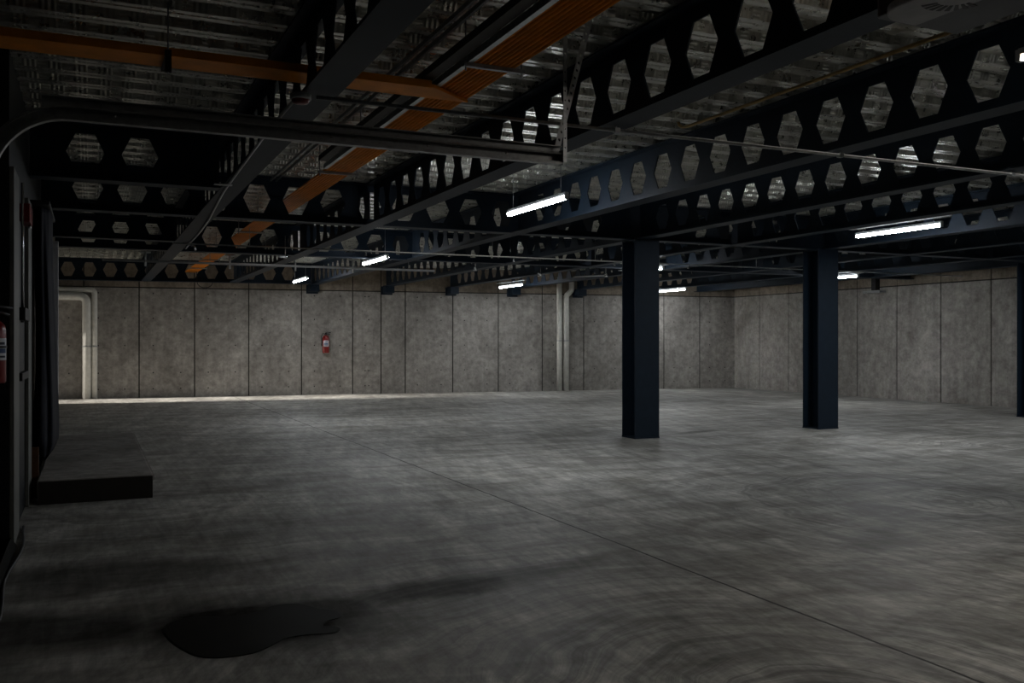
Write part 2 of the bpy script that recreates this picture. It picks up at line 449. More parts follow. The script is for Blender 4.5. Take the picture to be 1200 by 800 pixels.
FW = 0.105; FT = 0.018
def ibeam(name, p0, p1, centre, label, cat, group, solid=False, skip=(), bracket=None):
    p0 = Vector((*p0, 0)); p1 = Vector((*p1, 0)); Ld = (p1 - p0).length; u = (p1 - p0) / Ld; nr = Vector((-u.y, u.x, 0))
    fr = lambda t, off, z: p0 + u * t + nr * off + Vector((0, 0, z))
    mt = Matrix(((u.x, nr.x, 0, p0.x), (u.y, nr.y, 0, p0.y), (0, 0, 1, 0), (0, 0, 0, 1)))
    th = thing(name, (p0.x, p0.y, H0), label, cat, group)
    wb = MB(); web_mesh(wb, 0, Ld, H0 + FT, ZT - FT, centre, fr, skip=[(0, Ld)] if solid else skip)
    wb.build('web', M['navy'], th)
    m1 = MB(); m1.box(0, Ld, -FW, FW, H0, H0 + FT, 0, mt); m1.build('bottom_flange', M['navy'], th)
    m2 = MB(); m2.box(0, Ld, -FW, FW, ZT - FT, ZT - 0.0015, 0, mt); m2.build('top_flange', M['navy'], th)
    if bracket:
        b3 = MB(); b3.box(Ld - 0.34, Ld - 0.02, -0.12, 0.12, H0 - 0.18, H0 - 0.002, 0, mt)
        b3.box(Ld - 0.06, Ld - 0.002, -0.15, 0.15, H0 - 0.22, H0 - 0.002, 0, mt)
        b3.build('seat_bracket', M['navy'], th)
    return th

YG2, YG4, YG1, YG3 = 11.44, 15.95, 9.30, 14.45
COLX = (7.32, 10.74, 15.86)
BX = [1.25, 3.28, 5.30, 7.25, 9.00, 10.75, 12.70, 14.65, 16.50]
WHO = ['nearest the left wall', 'first one right of the orange conduits', 'just right of the nearest lit lamp row',
       'in line with the left blue column', 'between the two blue columns', 'in line with the second blue column',
       'next one right of the second column', 'second one in from the right wall', 'running along the right wall']
PH = {0: 5.93, 1: 5.86}
yfar = lambda x: yback(x) - 0.02
for i, x in enumerate(BX):
    far_end = yfar(x) - (0.48 + FW if i < 2 else 0.0)
    if i == 2: far_end = yfar(x)
    segs = [(-4.9, YG2 - FW - 0.003, 'near bay before the column line'), (YG2 + FW + 0.003, YG4 - FW - 0.003, 'middle bay just behind the columns'),
            (YG4 + FW + 0.003, far_end - 0.003, 'far bay reaching the back wall')]
    ph = PH.get(i, 5.80 + 0.1 * i)
    for k, (a, b, bay) in enumerate(segs):
        kind = 'plain solid web navy roof beam' if i == 8 else 'navy steel roof beam with hexagon openings'
        ibeam('roof_beam', (x, a), (x, b), ph - a, f'{kind}, {WHO[i]}, {bay}', 'beam', 'parallel roof beams running to the back wall',
              solid=(i == 8), bracket=(k == 2 and 2 <= i <= 6))
sk = [(c - 0.75 - XL, c + 0.75 - XL) for c in COLX]
ibeam('cross_girder', (XL + 0.01, YG2), (XR - 0.01, YG2), 2.30 - XL, 'long navy cross girder with hexagon openings resting on top of the columns', 'girder', None, skip=sk)
ibeam('cross_girder', (XL + 0.01, YG4), (XR - 0.01, YG4), 2.30 - XL, 'long navy cross girder behind the columns, midway to the back wall', 'girder', None)
xe = BX[0] - FW - 0.003
ibeam('cross_girder', (XL + 0.01, YG1), (xe, YG1), 0.42 - XL, 'short dark girder with hexagon openings at left, nearest the camera', 'girder', None)
ibeam('cross_girder', (XL + 0.01, YG3), (xe, YG3), 0.40 - XL, 'short dark girder at left above the pale jamb, behind the column line', 'girder', None)
EB0 = (XB0 + 0.05, yback(XB0) - 0.48); EB1 = (BX[2] - FW - 0.01, yback(BX[2]) - 0.48)
ue = (Vector(EB1) - Vector(EB0)).normalized()
ibeam('edge_beam', EB0, EB1, (2.30 - EB0[0]) / ue.x, 'navy edge beam with hexagon openings lying along top of the back wall', 'beam', None)

for i, x in enumerate(COLX):
    lab = ['left blue steel column with a dark open side, nearest mid frame', 'middle blue steel column below the second long lamp', 'navy steel column cut off by the right picture edge'][i]
    yf, yr, hb = YG2 - 0.18, YG2 + 0.18, 0.205
    c = thing('steel_column', (x, YG2, 0), lab, 'column', 'blue steel columns under the cross girder')
    for nm, a, b in (('front_flange', yf, yf + 0.02), ('rear_flange', yr - 0.02, yr)):
        m = MB(); m.box(x - hb, x + hb, a, b, 0.02, H0 - 0.016); m.build(nm, M['navy'], c, 0.002)
    m = MB(); m.box(x - 0.007, x + 0.007, yf + 0.02, yr - 0.02, 0.02, H0 - 0.016); m.build('web', M['navy'], c)
    m = MB(); m.box(x - hb - 0.003, x + hb + 0.003, yf - 0.003, yr + 0.003, 0, 0.02); m.build('base_plate', M['navy'], c)
    m = MB(); m.box(x - hb, x + hb, yf, yr, H0 - 0.016, H0 - 0.001); m.build('cap_plate', M['navy'], c)

# ------------------------------------------------------------------ lamps
LR = [4.50, 9.96, 14.92]; LY = [9.17, 15.50, 21.75]
LLAB = {(0, 0): 'lit batten lamp hanging in the middle of the photo, nearest and largest at left', (0, 1): 'small lit batten lamp tilted in view, left of centre under the far girder',
        (0, 2): 'smallest lit batten lamp at far left close to the back wall', (1, 0): 'long lit batten lamp at right above the second column',
        (1, 1): 'lit batten lamp half hidden behind the left column, upper one', (1, 2): 'lit batten lamp near the back wall just left of the white downpipes',
        (2, 0): 'lit batten lamp beyond the right picture edge by the right wall', (2, 1): 'lit batten lamp half hidden by the second column',
        (2, 2): 'lit batten lamp half hidden behind the left column, lower one'}
def lamp(x, y, zc, label, weak=False):
    t = thing('hanging_lamp', (x, y, zc), label, 'lamp', 'hanging fluorescent batten lamps')
    hl = 0.72
    m = MB(); m.prism([(x - 0.022, zc + 0.022), (x + 0.022, zc + 0.022), (x + 0.018, zc + 0.055), (x - 0.018, zc + 0.055)], 'y', y - hl, y + hl)
    m.build('housing', M['whitemetal'], t)
    m = MB(); a_, b_ = y - hl + 0.015, y + hl - 0.015
    k = 0.55 if weak else 1.0
    pr = [(x - 0.022 * k, zc + 0.0215), (x - 0.034 * k, zc + 0.0215 - 0.014 * k), (x - 0.030 * k, zc + 0.0215 - 0.032 * k), (x - 0.020 * k, zc + 0.0215 - 0.0415 * k)]
    pr += [(2 * x - u_, v_) for u_, v_ in reversed(pr)]
    for q in range(8):
        (xa, za), (xb, zb_) = pr[q], pr[(q + 1) % 8]
        m.add([(xa, a_, za), (xb, a_, zb_), (xb, b_, zb_), (xa, b_, za)], [(0, 1, 2, 3)], 0 if q in (2, 3, 4) else 1)
    m.build('diffuser', [M['tubeweak' if weak else 'tube'], M['tubeweakside' if weak else 'tubeside']], t)
    zr = 0.058 if 15 < y < 16 else 0.105
    if x > 6:
        m = MB(); m.box(x - 0.05, x + 0.05, y - hl - 0.12, y + hl + 0.12, zc + zr, zc + zr + 0.010); m.build('mounting_rail', M['whitemetal'], t)
    for s in (-1, 1):
        m = MB(); m.box(x - 0.022, x + 0.022, y + s * hl - 0.015, y + s * hl + 0.015, zc - 0.024 * k, zc + 0.05); m.build('end_cap', M['whitemetal'], t, 0.003)
        m = MB(); m.tube([(x, y + s * (hl - 0.12), zc + 0.06), (x, y + s * (hl - 0.12), ZT - 0.002)], 0.004, 6); m.build('suspension_wire', M['dullgalv'], t)
for i, x in enumerate(LR):
    for j, yy in enumerate(LY):
        zc = CAMZ + (1.50 if j == 0 else 1.40 if j == 1 else 1.44)
        lamp(x, yy, zc, LLAB[(i, j)])
lamp(4.50, 2.60, CAMZ + 1.50, 'weak warm batten lamp at the upper right picture edge beside the ceiling unit', True)
lamp(9.96, 2.85, CAMZ + 1.50, 'batten lamp beyond the right picture edge, nearer the camera than the long right lamp')
lamp(14.92, 2.85, CAMZ + 1.50, 'batten lamp beyond the right picture edge, near the right wall and camera')
# ------------------------------------------------------------------ orange services
NC = 9; CR = 0.0122
OX = 2.30
CL = ['leftmost of the nine, beside the silver rail', 'second from the left of the nine', 'third from the left of the nine', 'fourth from the left of the nine', 'middle one of the nine',
      'fourth from the right of the nine', 'third from the right of the nine', 'second from the right of the nine', 'rightmost of the nine']
proto = None
for i in range(NC):
    x = OX + (i - (NC - 1) / 2) * 0.0338
    if proto is None:
        m = MB(); m.tube([(0, -4.9, 0), (0, 24.3, 0)], CR, 10)
        proto = m.build('orange_conduit', M['orange']); o = proto
    else:
        o = proto.copy(); C.objects.link(o)
    o.location = (x, 0, ZH)
    tag(o, f'straight orange conduit in the flat ceiling bundle, {CL[i]}', 'conduit', 'orange conduits in one flat bundle')
YD = 5.93
t = thing('orange_duct', (XL, YD, ZH - 0.06), 'flat orange duct crossing the upper left ceiling to meet the striped conduit bundle', 'duct')
m = MB(); m.prism([(XC + 0.01, YD - 0.135), (2.09, YD - 0.135), (2.44, YD + 0.135), (XC + 0.01, YD + 0.135)], 'z', ZH - 0.042, ZH - 0.018); m.build('channel', M['orange'], t, 0.004)
m = MB(); m.box(XC + 0.01, 2.07, YD - 0.139, YD - 0.1345, ZH - 0.046, ZH + 0.004); m.build('lip', M['orange'], t, 0.001)
# strap and rod that carries the duct at the left
hx = 0.42
t = thing('duct_hanger', (hx, YD, ZH), 'dark threaded rod hanger clamped round the orange duct at upper left', 'hanger')
m = MB(); m.tube([(hx, YD - 0.16, ZH - 0.16), (hx, YD - 0.16, ZT - 0.002)], 0.005, 8); m.build('rod', M['dullgalv'], t)
m = MB(); m.box(hx - 0.018, hx + 0.018, YD - 0.17, YD + 0.16, ZH - 0.062, ZH - 0.047); m.box(hx - 0.018, hx + 0.018, YD - 0.175, YD - 0.145, ZH - 0.15, ZH - 0.02)
m.build('clamp', M['darksteel'], t)

SY = [1.6, 3.4, 5.28, 7.7, 9.24, 13.0, 14.8, 17.6, 20.2, 22.6]
SD = ['behind the picture top edge', 'above the picture top edge', 'just right of where the flat duct joins', 'seen under the silver door track', 'between the door track and the column girder',
      'first one past the column girder', 'second one past the column girder', 'third one from the back wall', 'second one from the back wall', 'closest to the back wall']
for yy, sd in zip(SY, SD):
    t = thing('conduit_hanger', (OX, yy, ZH), f'rod hung strut under the orange conduits, {sd}', 'support', 'struts under the orange conduits')
    m = MB(); m.box(OX - 0.205, OX + 0.205, yy - 0.016, yy + 0.016, ZH - CR - 0.026, ZH - CR - 0.001); m.build('strut', M['dullgalv'], t)
    for s in (-1, 1):
        m = MB(); m.tube([(OX + s * 0.19, yy, ZH - CR - 0.05), (OX + s * 0.19, yy, ZT - 0.002)], 0.006, 8); m.build('rod', M['dullgalv'], t)
# silver rail, dark channel and twin rail left of the bundle
m = MB(); m.prism([(2.115, ZH - 0.017), (2.15, ZH - 0.017), (2.15, ZH - 0.013), (2.119, ZH - 0.013), (2.119, ZH + 0.03), (2.115, ZH + 0.03)], 'y', -4.8, 9.1)
tag(m.build('tray_rail', M['galv']), 'thin silver angle rail along the left edge of the orange conduits', 'rail')
m = MB(); m.prism([(2.02, ZH + 0.02), (2.10, ZH + 0.02), (2.10, ZH + 0.07), (2.094, ZH + 0.07), (2.094, ZH + 0.026), (2.026, ZH + 0.026), (2.026, ZH + 0.07), (2.02, ZH + 0.07)], 'y', -4.8, 8.9)
tag(m.build('steel_channel', M['darksteel']), 'dark steel channel running left of the silver rail and orange conduits', 'channel')
t = thing('ladder_rack', (2.0, 0, ZT - 0.07), 'narrow twin rail rack under the deck, left of the dark channel', 'rack')
for q in (-1, 1):
    m = MB(); m.box(2.0 + q * 0.032 - 0.009, 2.0 + q * 0.032 + 0.009, -4.8, 11.2, ZT - 0.085, ZT - 0.055); m.build('rail', M['dullgalv'], t)
# ------------------------------------------------------------------ overhead door track
YT, ZTK = 4.70, CAMZ + 1.045
XT1 = 2.46; RB = 0.34
t = thing('door_track', (XL, YT, 0), 'long silver overhead door track curving down at the left wall', 'track')
path = [(XL + 0.08, z) for z in (0.05, 0.6, 1.2, ZTK - RB)]
path = [(XL + 0.08, 0.02), (XL + 0.08, ZTK - RB)] + arc((XL + 0.08 + RB, ZTK - RB), RB, PI, PI / 2, 14, lambda a, b: (a, b))[1:] + [(XT1, ZTK)]
def sweep(mb, path, sec):
    n = len(path); k = len(sec); vs = []
    for i, (x, z) in enumerate(path):
        ax, az = path[max(i - 1, 0)]; bx, bz = path[min(i + 1, n - 1)]
        tx, tz = bx - ax, bz - az; l = math.hypot(tx, tz); nx, nz = -tz / l, tx / l
        for (o, q) in sec: vs.append((x + nx * o, YT + q, z + nz * o))
    fs = [(i * k + j, i * k + (j + 1) % k, (i + 1) * k + (j + 1) % k, (i + 1) * k + j) for i in range(n - 1) for j in range(k)]
    mb.add(vs, fs); mb.add(vs[:k], [tuple(range(k))]); mb.add(vs[-k:], [tuple(range(k))[::-1]])
m = MB(); sweep(m, path, [(-0.032, 0.0), (-0.032, -0.045), (-0.018, -0.045), (-0.028, -0.041), (-0.028, -0.004), (0.028, -0.004), (0.022, -0.041), (0.022, -0.048), (0.032, -0.045), (0.032, 0.0)])
m.build('channel', M['dullgalv'], t)
m = MB(); m.prism([(YT + 0.002, ZTK - 0.01), (YT + 0.006, ZTK - 0.01), (YT + 0.006, ZTK + 0.074), (YT - 0.034, ZTK + 0.074), (YT - 0.034, ZTK + 0.070), (YT + 0.002, ZTK + 0.070)], 'x', XL + 0.3, XT1)
m.build('stiffening_angle', M['dullgalv'], t)
m = MB(); m.box(XT1 - 0.004, XT1 + 0.002, YT - 0.05, YT + 0.008, ZTK - 0.036, ZTK + 0.05); m.box(XT1 - 0.004, XT1 + 0.002, YT - 0.05, YT + 0.008, ZTK - 0.036, ZTK + 0.05); m.build('end_plate', M['galv'], t)
for bx in (-0.02, 0.11, 0.62, 1.12, 1.64, 2.1):
    m = MB(); m.tube([(bx, YT - 0.046, ZTK), (bx, YT - 0.052, ZTK)], 0.006, 8); m.build('bolt', M['chrome'], t)
def perforated(mb, a, b, w, th):
    """strip from a to b with real round holes"""
    a = Vector(a); b = Vector(b); Ld = (b - a).length; u = (b - a) / Ld
    v = Vector((0.95, 0.3, 0)); v = (v - u * v.dot(u)).normalized(); nn = u.cross(v)
    stp = 0.052; k = int(Ld / stp); stp = Ld / k; r = w * 0.23; ns = 8
    for off in (-th, th):
        for i in range(k):
            c = a + u * (stp * (i + 0.5))
            ring = [c + (u * math.cos(2 * PI * q / ns + PI / 8) + v * math.sin(2 * PI * q / ns + PI / 8)) * r + nn * off for q in range(ns)]
            def out(q):
                an = 2 * PI * q / ns + PI / 8
                cu, cv = math.cos(an), math.sin(an); s_ = 1 / max(abs(cu), abs(cv))
                return c + u * (cu * s_ * stp / 2) + v * (cv * s_ * w / 2) + nn * off
            o8 = [out(q) for q in range(ns)]
            # push the corner pairs right out to the rectangle
            mb.add(ring + o8, [(q, (q + 1) % ns, (q + 1) % ns + ns, q + ns) for q in range(ns)])
            for su in (-1, 1):
                for sv in (-1, 1):
                    cr = c + u * su * stp / 2 + v * sv * w / 2 + nn * off
                    qs = sorted(range(ns), key=lambda q: (o8[q] - cr).length)[:2]
                    mb.add([cr, o8[qs[0]], o8[qs[1]]], [(0, 1, 2)])
m = MB(); perforated(m, (XT1 - 0.03, YT + 0.012, ZTK - 0.0), (2.79, YT + 0.22, ZT - 0.005), 0.042, 0.0015)
m.build('perforated_hanger', M['zinc'], t)
m = MB(); perforated(m, (XT1 + 0.006, YT - 0.055, ZTK - 0.02), (XT1 + 0.006, YT - 0.055, ZT - 0.005), 0.028, 0.0015)
m.build('perforated_hanger', M['dullgalv'], t)

# ------------------------------------------------------------------ conduits and pipes overhead
def pipe(name, pts, r, mat, label, cat, group=None, seg=10):
    m = MB(); m.tube(pts, r, seg); return tag(m.build(name, M[mat]), label, cat, group)
ZP = CAMZ + 1.445
t = thing('steel_conduit', (1.1, 5.43, ZP), 'thin silver conduit crossing under the near beams from the red sounder to the right', 'conduit')
m = MB(); m.tube([(1.22, 5.43, ZP), (17.7, 5.43, ZP)], 0.012, 10); m.build('tube', M['galv'], t)
for bx in (3.28, 5.3, 7.25, 9.0):
    m = MB(); m.box(bx - 0.02, bx + 0.02, 5.41, 5.45, ZP - 0.016, ZP + 0.016); m.tube([(bx, 5.43, ZP + 0.014), (bx, 5.43, H0 - 0.001)], 0.004, 6); m.build('saddle', M['dullgalv'], t)
t = thing('alarm_sounder', (1.13, 5.45, ZP), 'round dark red alarm sounder with pale rim under the left roof beam', 'alarm')
m = MB(); m.lathe([(0.058, -0.028), (0.062, -0.022), (0.062, 0.004), (0.05, 0.010)], (1.13, 5.45, ZP + 0.006), 24); m.build('rim', M['whitemetal'], t)
m = MB(); m.lathe([(0.02, -0.050), (0.045, -0.044), (0.052, -0.030), (0.052, -0.02)], (1.13, 5.45, ZP + 0.004), 24); m.build('lens', M['reddish'], t)
m = MB(); m.tube([(1.13, 5.45, ZP + 0.012), (1.13, 5.45, H0 - 0.001)], 0.012, 8); m.build('stem', M['whitemetal'], t)

ZP2 = CAMZ + 1.44
t = thing('sprinkler_pipe', (1.1, 14.3, ZP2), 'thin pale sprinkler pipe crossing below the beams behind the columns', 'pipe')
m = MB(); m.tube([(1.1, 14.3, ZP2), (17.5, 14.3, ZP2)], 0.011, 8); m.build('tube', M['galv'], t)
for hx in (2.2, 6.2, 8.2, 11.8, 13.7):
    m = MB(); m.tube([(hx, 14.3, ZP2 + 0.008), (hx, 14.3, ZT - 0.002)], 0.004, 6); m.build('rod', M['dullgalv'], t)
for hx in (4.0, 6.6, 8.6, 10.2):
    m = MB(); m.tube([(hx, 14.3, ZP2 - 0.01), (hx, 14.3, ZP2 - 0.06)], 0.009, 8); m.lathe([(0.004, -0.075), (0.022, -0.072), (0.022, -0.066), (0.006, -0.06)], (hx, 14.3, ZP2), 12)
    m.build('sprinkler_head', M['chrome'], t)
t = thing('sprinkler_pipe', (0.2, 17.6, ZP2), 'thicker pale pipe at far left with tee fittings, lit by the small far lamps', 'pipe')
ZP3 = CAMZ + 1.43
m = MB(); m.tube([(0.2, 17.6, ZP3), (6.35, 17.6, ZP3)], 0.022, 10); m.build('tube', M['whitemetal'], t)
for hx in (0.9, 2.35, 3.55, 4.66):
    m = MB(); m.tube([(hx, 17.6, ZP3 - 0.09), (hx, 17.6, ZP3 + 0.16)], 0.018, 8); m.tube([(hx - 0.09, 17.6, ZP3 + 0.16), (hx + 0.09, 17.6, ZP3 + 0.16)], 0.018, 8); m.build('tee_fitting', M['whitemetal'], t)
for hx in (0.6, 2.0, 3.0, 5.8):
    m = MB(); m.tube([(hx, 17.6, ZP3 + 0.02), (hx, 17.6, ZT - 0.002)], 0.005, 6); m.build('rod', M['dullgalv'], t)
# sway braces lit at their ends
def brace(p, q, label):
    t = thing('hanger_brace', p, label, 'brace', 'pale pipe braces below the far beams')
    m = MB(); m.tube([p, q], 0.016, 8); m.build('tube', M['whitemetal'], t)
    m = MB(); m.lathe([(0.03, -0.03), (0.035, 0.0), (0.03, 0.03)], q, 10); m.tube([q, (q[0], q[1], H0 + 0.3)], 0.008, 6); m.build('clamp', M['chrome'], t)
brace((6.66, 16.2, CAMZ + 1.40), (7.0, 17.0, CAMZ + 1.44), 'short pale pipe brace left of the back wall downpipe lamp')
brace((9.55, 17.6, CAMZ + 1.40), (9.95, 16.9, CAMZ + 1.40), 'short pale pipe brace above the white downpipe pair')
brace((8.4, 17.0, CAMZ + 1.40), (8.75, 17.6, CAMZ + 1.42), 'short pale pipe brace above the downpipe lamp')
brace((2.80, 15.2, CAMZ + 1.38), (2.98, 15.6, CAMZ + 1.42), 'short pale pipe brace between the orange conduits and small lamp')

# cable along the first beam
t = thing('drop_cable', (1.1, 4, CAMZ + 1.46), 'thin pale cable running along the left edge of the leftmost roof beam', 'cable')
def under(px, py, h):
    d_ = ray(px); zc = F_ * h / (400.0 - py); return (d_.x * zc, d_.y * zc, CAMZ + h)
pts = [(1.125, 5.62, H0 - 0.012), (1.125, 6.5, H0 - 0.012)] + [under(a_, b_, 1.462) for a_, b_ in ((266, 219), (262, 225), (256, 236), (245, 257), (236, 270), (229, 278), (221, 286))]
m = MB(); m.tube(pts, 0.011, 8); m.build('sheath', M['whitemetal'], t)
m = MB(); m.box(1.04, 1.20, 8.80, 8.86, H0 - 0.032, H0 - 0.024); m.build('clip', M['whitemetal'], t)
e = Vector(pts[-1])
m = MB(); m.tube([e, e + Vector((-0.05, 0.02, -0.07))], 0.02, 8); m.tube([e, e + Vector((0.09, 0.02, -0.03)), e + Vector((0.10, 0.02, -0.09))], 0.018, 8); m.build('plug', M['chrome'], t)
# loop of loose cable near the back wall
cy = yback(2.5) - 0.55
pts = [(2.35 + 0.02 * i, cy, ZT - 0.01 - 0.30 * i / 3) for i in range(4)] + [(2.42 + 0.26 * (1 - math.cos(a)) / 1.0 * 0.7, cy, H0 - 0.0 - 0.14 * math.sin(a) - 0.0) for a in [PI * i / 12 for i in range(13)]]
pipe('loose_cable', pts, 0.009, 'black', 'black loose cable looping down in front of the back wall top', 'cable')

# long dull copper pipe between the near beams
ZC = CAMZ + 1.93
pipe('copper_pipe', [(4.88, 2.3, ZC), (4.88, 6.82, ZC), (4.88, 6.93, ZC + 0.01), (4.88, 6.98, ZC + 0.04), (4.88, 6.99, ZT - 0.001)], 0.014, 'copper', 'dull yellow pipe running under the deck to the grey ceiling unit', 'pipe')

# ceiling unit top right
ux0, ux1, uy0, uy1 = 2.96, 3.50, 1.75, 2.86; zu = CAMZ + 1.35
t = thing('ceiling_unit', (ux0, uy0, zu), 'grey ceiling unit with fan of dark slots at the top right corner', 'ceiling unit')
def rrect(x0, x1, y0, y1, r, n=6):
    p = []
    for cx, cy, a in ((x1 - r, y1 - r, 0), (x0 + r, y1 - r, PI / 2), (x0 + r, y0 + r, PI), (x1 - r, y0 + r, 1.5 * PI)):
        p += [(cx + r * math.cos(a + PI / 2 * i / n), cy + r * math.sin(a + PI / 2 * i / n)) for i in range(n + 1)]
    return p
def lround(x0, x1, y0, y1, r, n=8):      # rounded on its left corners only
    return [(x1, y0), (x1, y1)] + [(x0 + r + r * math.cos(PI / 2 + PI / 2 * i / n), y1 - r + r * math.sin(PI / 2 + PI / 2 * i / n)) for i in range(n + 1)] + \
           [(x0 + r + r * math.cos(PI + PI / 2 * i / n), y0 + r + r * math.sin(PI + PI / 2 * i / n)) for i in range(n + 1)]
m = MB(); m.prism(lround(ux0, ux0 + 0.255, uy0, uy1, 0.15), 'z', zu, zu + 0.035); m.build('cover', M['unit'], t, 0.006)
m = MB(); m.prism(lround(ux0 + 0.05, ux1, uy0 + 0.02, uy1 + 0.03, 0.03), 'z', zu + 0.012, zu + 0.115); m.build('casing', M['unitdark'], t, 0.006)
fc = Vector((ux0 + 0.15, uy1 - 0.30, 0))
for k in range(8):
    a = math.radians(118 - k * 15); dv = Vector((math.cos(a), math.sin(a), 0)); pv = Vector((-dv.y, dv.x, 0))
    q = [fc + dv * 0.075 - pv * 0.006, fc + dv * 0.135 - pv * 0.010, fc + dv * 0.135 + pv * 0.010, fc + dv * 0.075 + pv * 0.006]
    m = MB(); m.prism([(p.x, p.y) for p in q], 'z', zu - 0.0015, zu + 0.002); m.build('slot', M['black'], t)
for px, py in ((ux0 + 0.13, uy0 + 0.15), (ux1 - 0.05, uy0 + 0.15), (ux0 + 0.13, uy1 - 0.12), (ux1 - 0.05, uy1 - 0.12)):
    m = MB(); m.tube([(px, py, zu + 0.11), (px, py, ZT - 0.002)], 0.006, 8); m.build('rod', M['dullgalv'], t)

# ------------------------------------------------------------------ back wall fittings
def bend(p_list, r=0.16):
    pts = [Vector(p_list[0])]
    for a, b, c in zip(p_list[:-2], p_list[1:-1], p_list[2:]):
        a, b, c = Vector(a), Vector(b), Vector(c); u = (a - b).normalized(); v = (c - b).normalized()
        for i in range(9):
            s_ = i / 8
            pts.append((b + u * r) * (1 - s_) ** 2 + b * 2 * s_ * (1 - s_) + (b + v * r) * s_ ** 2)
    pts.append(Vector(p_list[-1])); return pts
def bw(px, off=0.0):       # x, y on the back wall at an image column, off in front of it
    s_ = hit(px, BK0, BK1) / math.hypot(BK1[0] - BK0[0], BK1[1] - BK0[1])
    x = BK0[0] + (BK1[0] - BK0[0]) * s_; return x, yback(x) - off
def downpipe(px, r, pts_f, label, clampz):
    x, y = bw(px, r + 0.045)
    t = thing('downpipe', (x, y, 0), label, 'pipe', 'off white downpipes on the back wall')
    m = MB(); m.tube(pts_f(x, y), r, 14); m.build('tube', M['white_pvc'], t)
    for cz in clampz:
        m = MB(); m.lathe([(r + 0.006, -0.016), (r + 0.006, 0.016)], (x, y, cz), 16); m.tube([(x, y + r, cz), (x, y + r + 0.044, cz)], 0.01, 6); m.build('clamp', M['galv'], t)
    return x, y
slope = (YB1 - YB0) / (XR - XB0)
downpipe(101.5, 0.098, lambda x, y: bend([(x, y, 0.0), (x, y, 2.50), (-2.3, y - slope * (x + 2.3), 2.50)], 0.18), 'thick pale downpipe at far left with an elbow turning left', (1.28,))
downpipe(110.8, 0.066, lambda x, y: bend([(x, y, 0.0), (x, y, 2.665), (-2.3, y - slope * (x + 2.3), 2.665)], 0.12), 'thinner pale downpipe at far left, outer of the two with elbows', (1.28,))
downpipe(653.2, 0.075, lambda x, y: [(x, y, 0.0), (x, y, H0 + 0.35)], 'straight pale downpipe on the back wall, left one of the middle pair', (1.42,))
downpipe(661.0, 0.078, lambda x, y: bend([(x, y, 0.0), (x, y, 2.70), (x + 0.18, y, 2.85), (x + 0.18, y, H0 + 0.35)], 0.06), 'pale downpipe with a bend near its top, right one of the middle pair', (1.42,))

def extinguisher(base, h, rad, face, label, strap=False):
    """cylinder, shoulders, valve head, handle, hose, label; face = direction it looks to"""
    bx, by, bz = base
    t = thing('fire_extinguisher', base, label, 'fire extinguisher', None)
    hc = h * 0.80; fdir = Vector((*face, 0)).normalized(); side = Vector((-fdir.y, fdir.x, 0))
    m = MB(); m.lathe([(rad * 0.90, 0), (rad, 0.012), (rad, hc * 0.82), (rad * 0.92, hc * 0.90), (rad * 0.65, hc * 0.96), (rad * 0.32, hc)], base, 24); m.build('cylinder', M['red'], t)
    m = MB(); m.lathe([(rad * 0.26, hc), (rad * 0.30, hc + 0.02), (rad * 0.30, hc + 0.05), (rad * 0.2, hc + 0.06)], base, 14); m.build('valve', M['black'], t)
    c = Vector(base) + Vector((0, 0, hc + 0.05))
    m = MB(); m.tube([c - side * 0.02, c + side * 0.05 + Vector((0, 0, 0.03)), c + side * 0.13 + Vector((0, 0, 0.02))], 0.011, 8)
    m.tube([c, c + side * 0.06 - Vector((0, 0, 0.01)), c + side * 0.11 - Vector((0, 0, 0.022))], 0.010, 8); m.build('handle', M['black'], t)
    m = MB(); k = [c - side * 0.02 - Vector((0, 0, 0.02)), c - side * rad * 0.9 - Vector((0, 0, 0.0)), c - side * (rad + 0.022) - Vector((0, 0, 0.08)), c - side * (rad + 0.018) - Vector((0, 0, hc * 0.5)), c - side * (rad + 0.016) - Vector((0, 0, hc * 0.72))]
    m.tube(k, [0.010, 0.010, 0.010, 0.010, 0.015], 8); m.build('hose', M['black'], t)
    def wrap(z0, z1, a, mat, nm, par, rr):
        mm = MB(); n = 10
        v = []
        for z in (z0, z1):
            for i in range(n + 1):
                an = -a + 2 * a * i / n
                p = Vector(base) + (fdir * math.cos(an) + side * math.sin(an)) * rr + Vector((0, 0, z)); v.append(p)
        mm.add(v, [(i, i + 1, i + n + 2, i + n + 1) for i in range(n)], 0, True); return mm.build(nm, M[mat], par)
    lb = wrap(hc * 0.36, hc * 0.70, 0.85, 'label', 'paper_label', t, rad + 0.0015)
    wrap(hc * 0.60, hc * 0.64, 0.45, 'ink', 'print', lb, rad + 0.003)
    wrap(hc * 0.47, hc * 0.54, 0.6, 'blueink', 'print', lb, rad + 0.003)
    wrap(hc * 0.40, hc * 0.43, 0.5, 'ink', 'print', lb, rad + 0.003)
    if strap:
        wrap(hc * 0.545, hc * 0.585, 1.5, 'black', 'strap', t, rad + 0.006)
    m = MB(); bk = Vector(base) - fdir * rad
    mt = Matrix(((side.x, fdir.x, 0, bk.x), (side.y, fdir.y, 0, bk.y), (0, 0, 1, bz), (0, 0, 0, 1)))
    m.box(-0.02, 0.02, -0.03, 0.0, hc * 0.3, hc * 0.9, 0, mt); m.build('wall_bracket', M['black'], t)
x, y = bw(380.5, 0.12)
extinguisher((x, y, 1.10), 0.58, 0.088, (-0.13, -1), 'red fire extinguisher with white label hanging on the back wall')
extinguisher((XL - 0.05, 6.55, 1.14), 0.50, 0.075, (0.62, -0.78), 'red fire extinguisher with two white labels, cut off at the left picture edge', True)

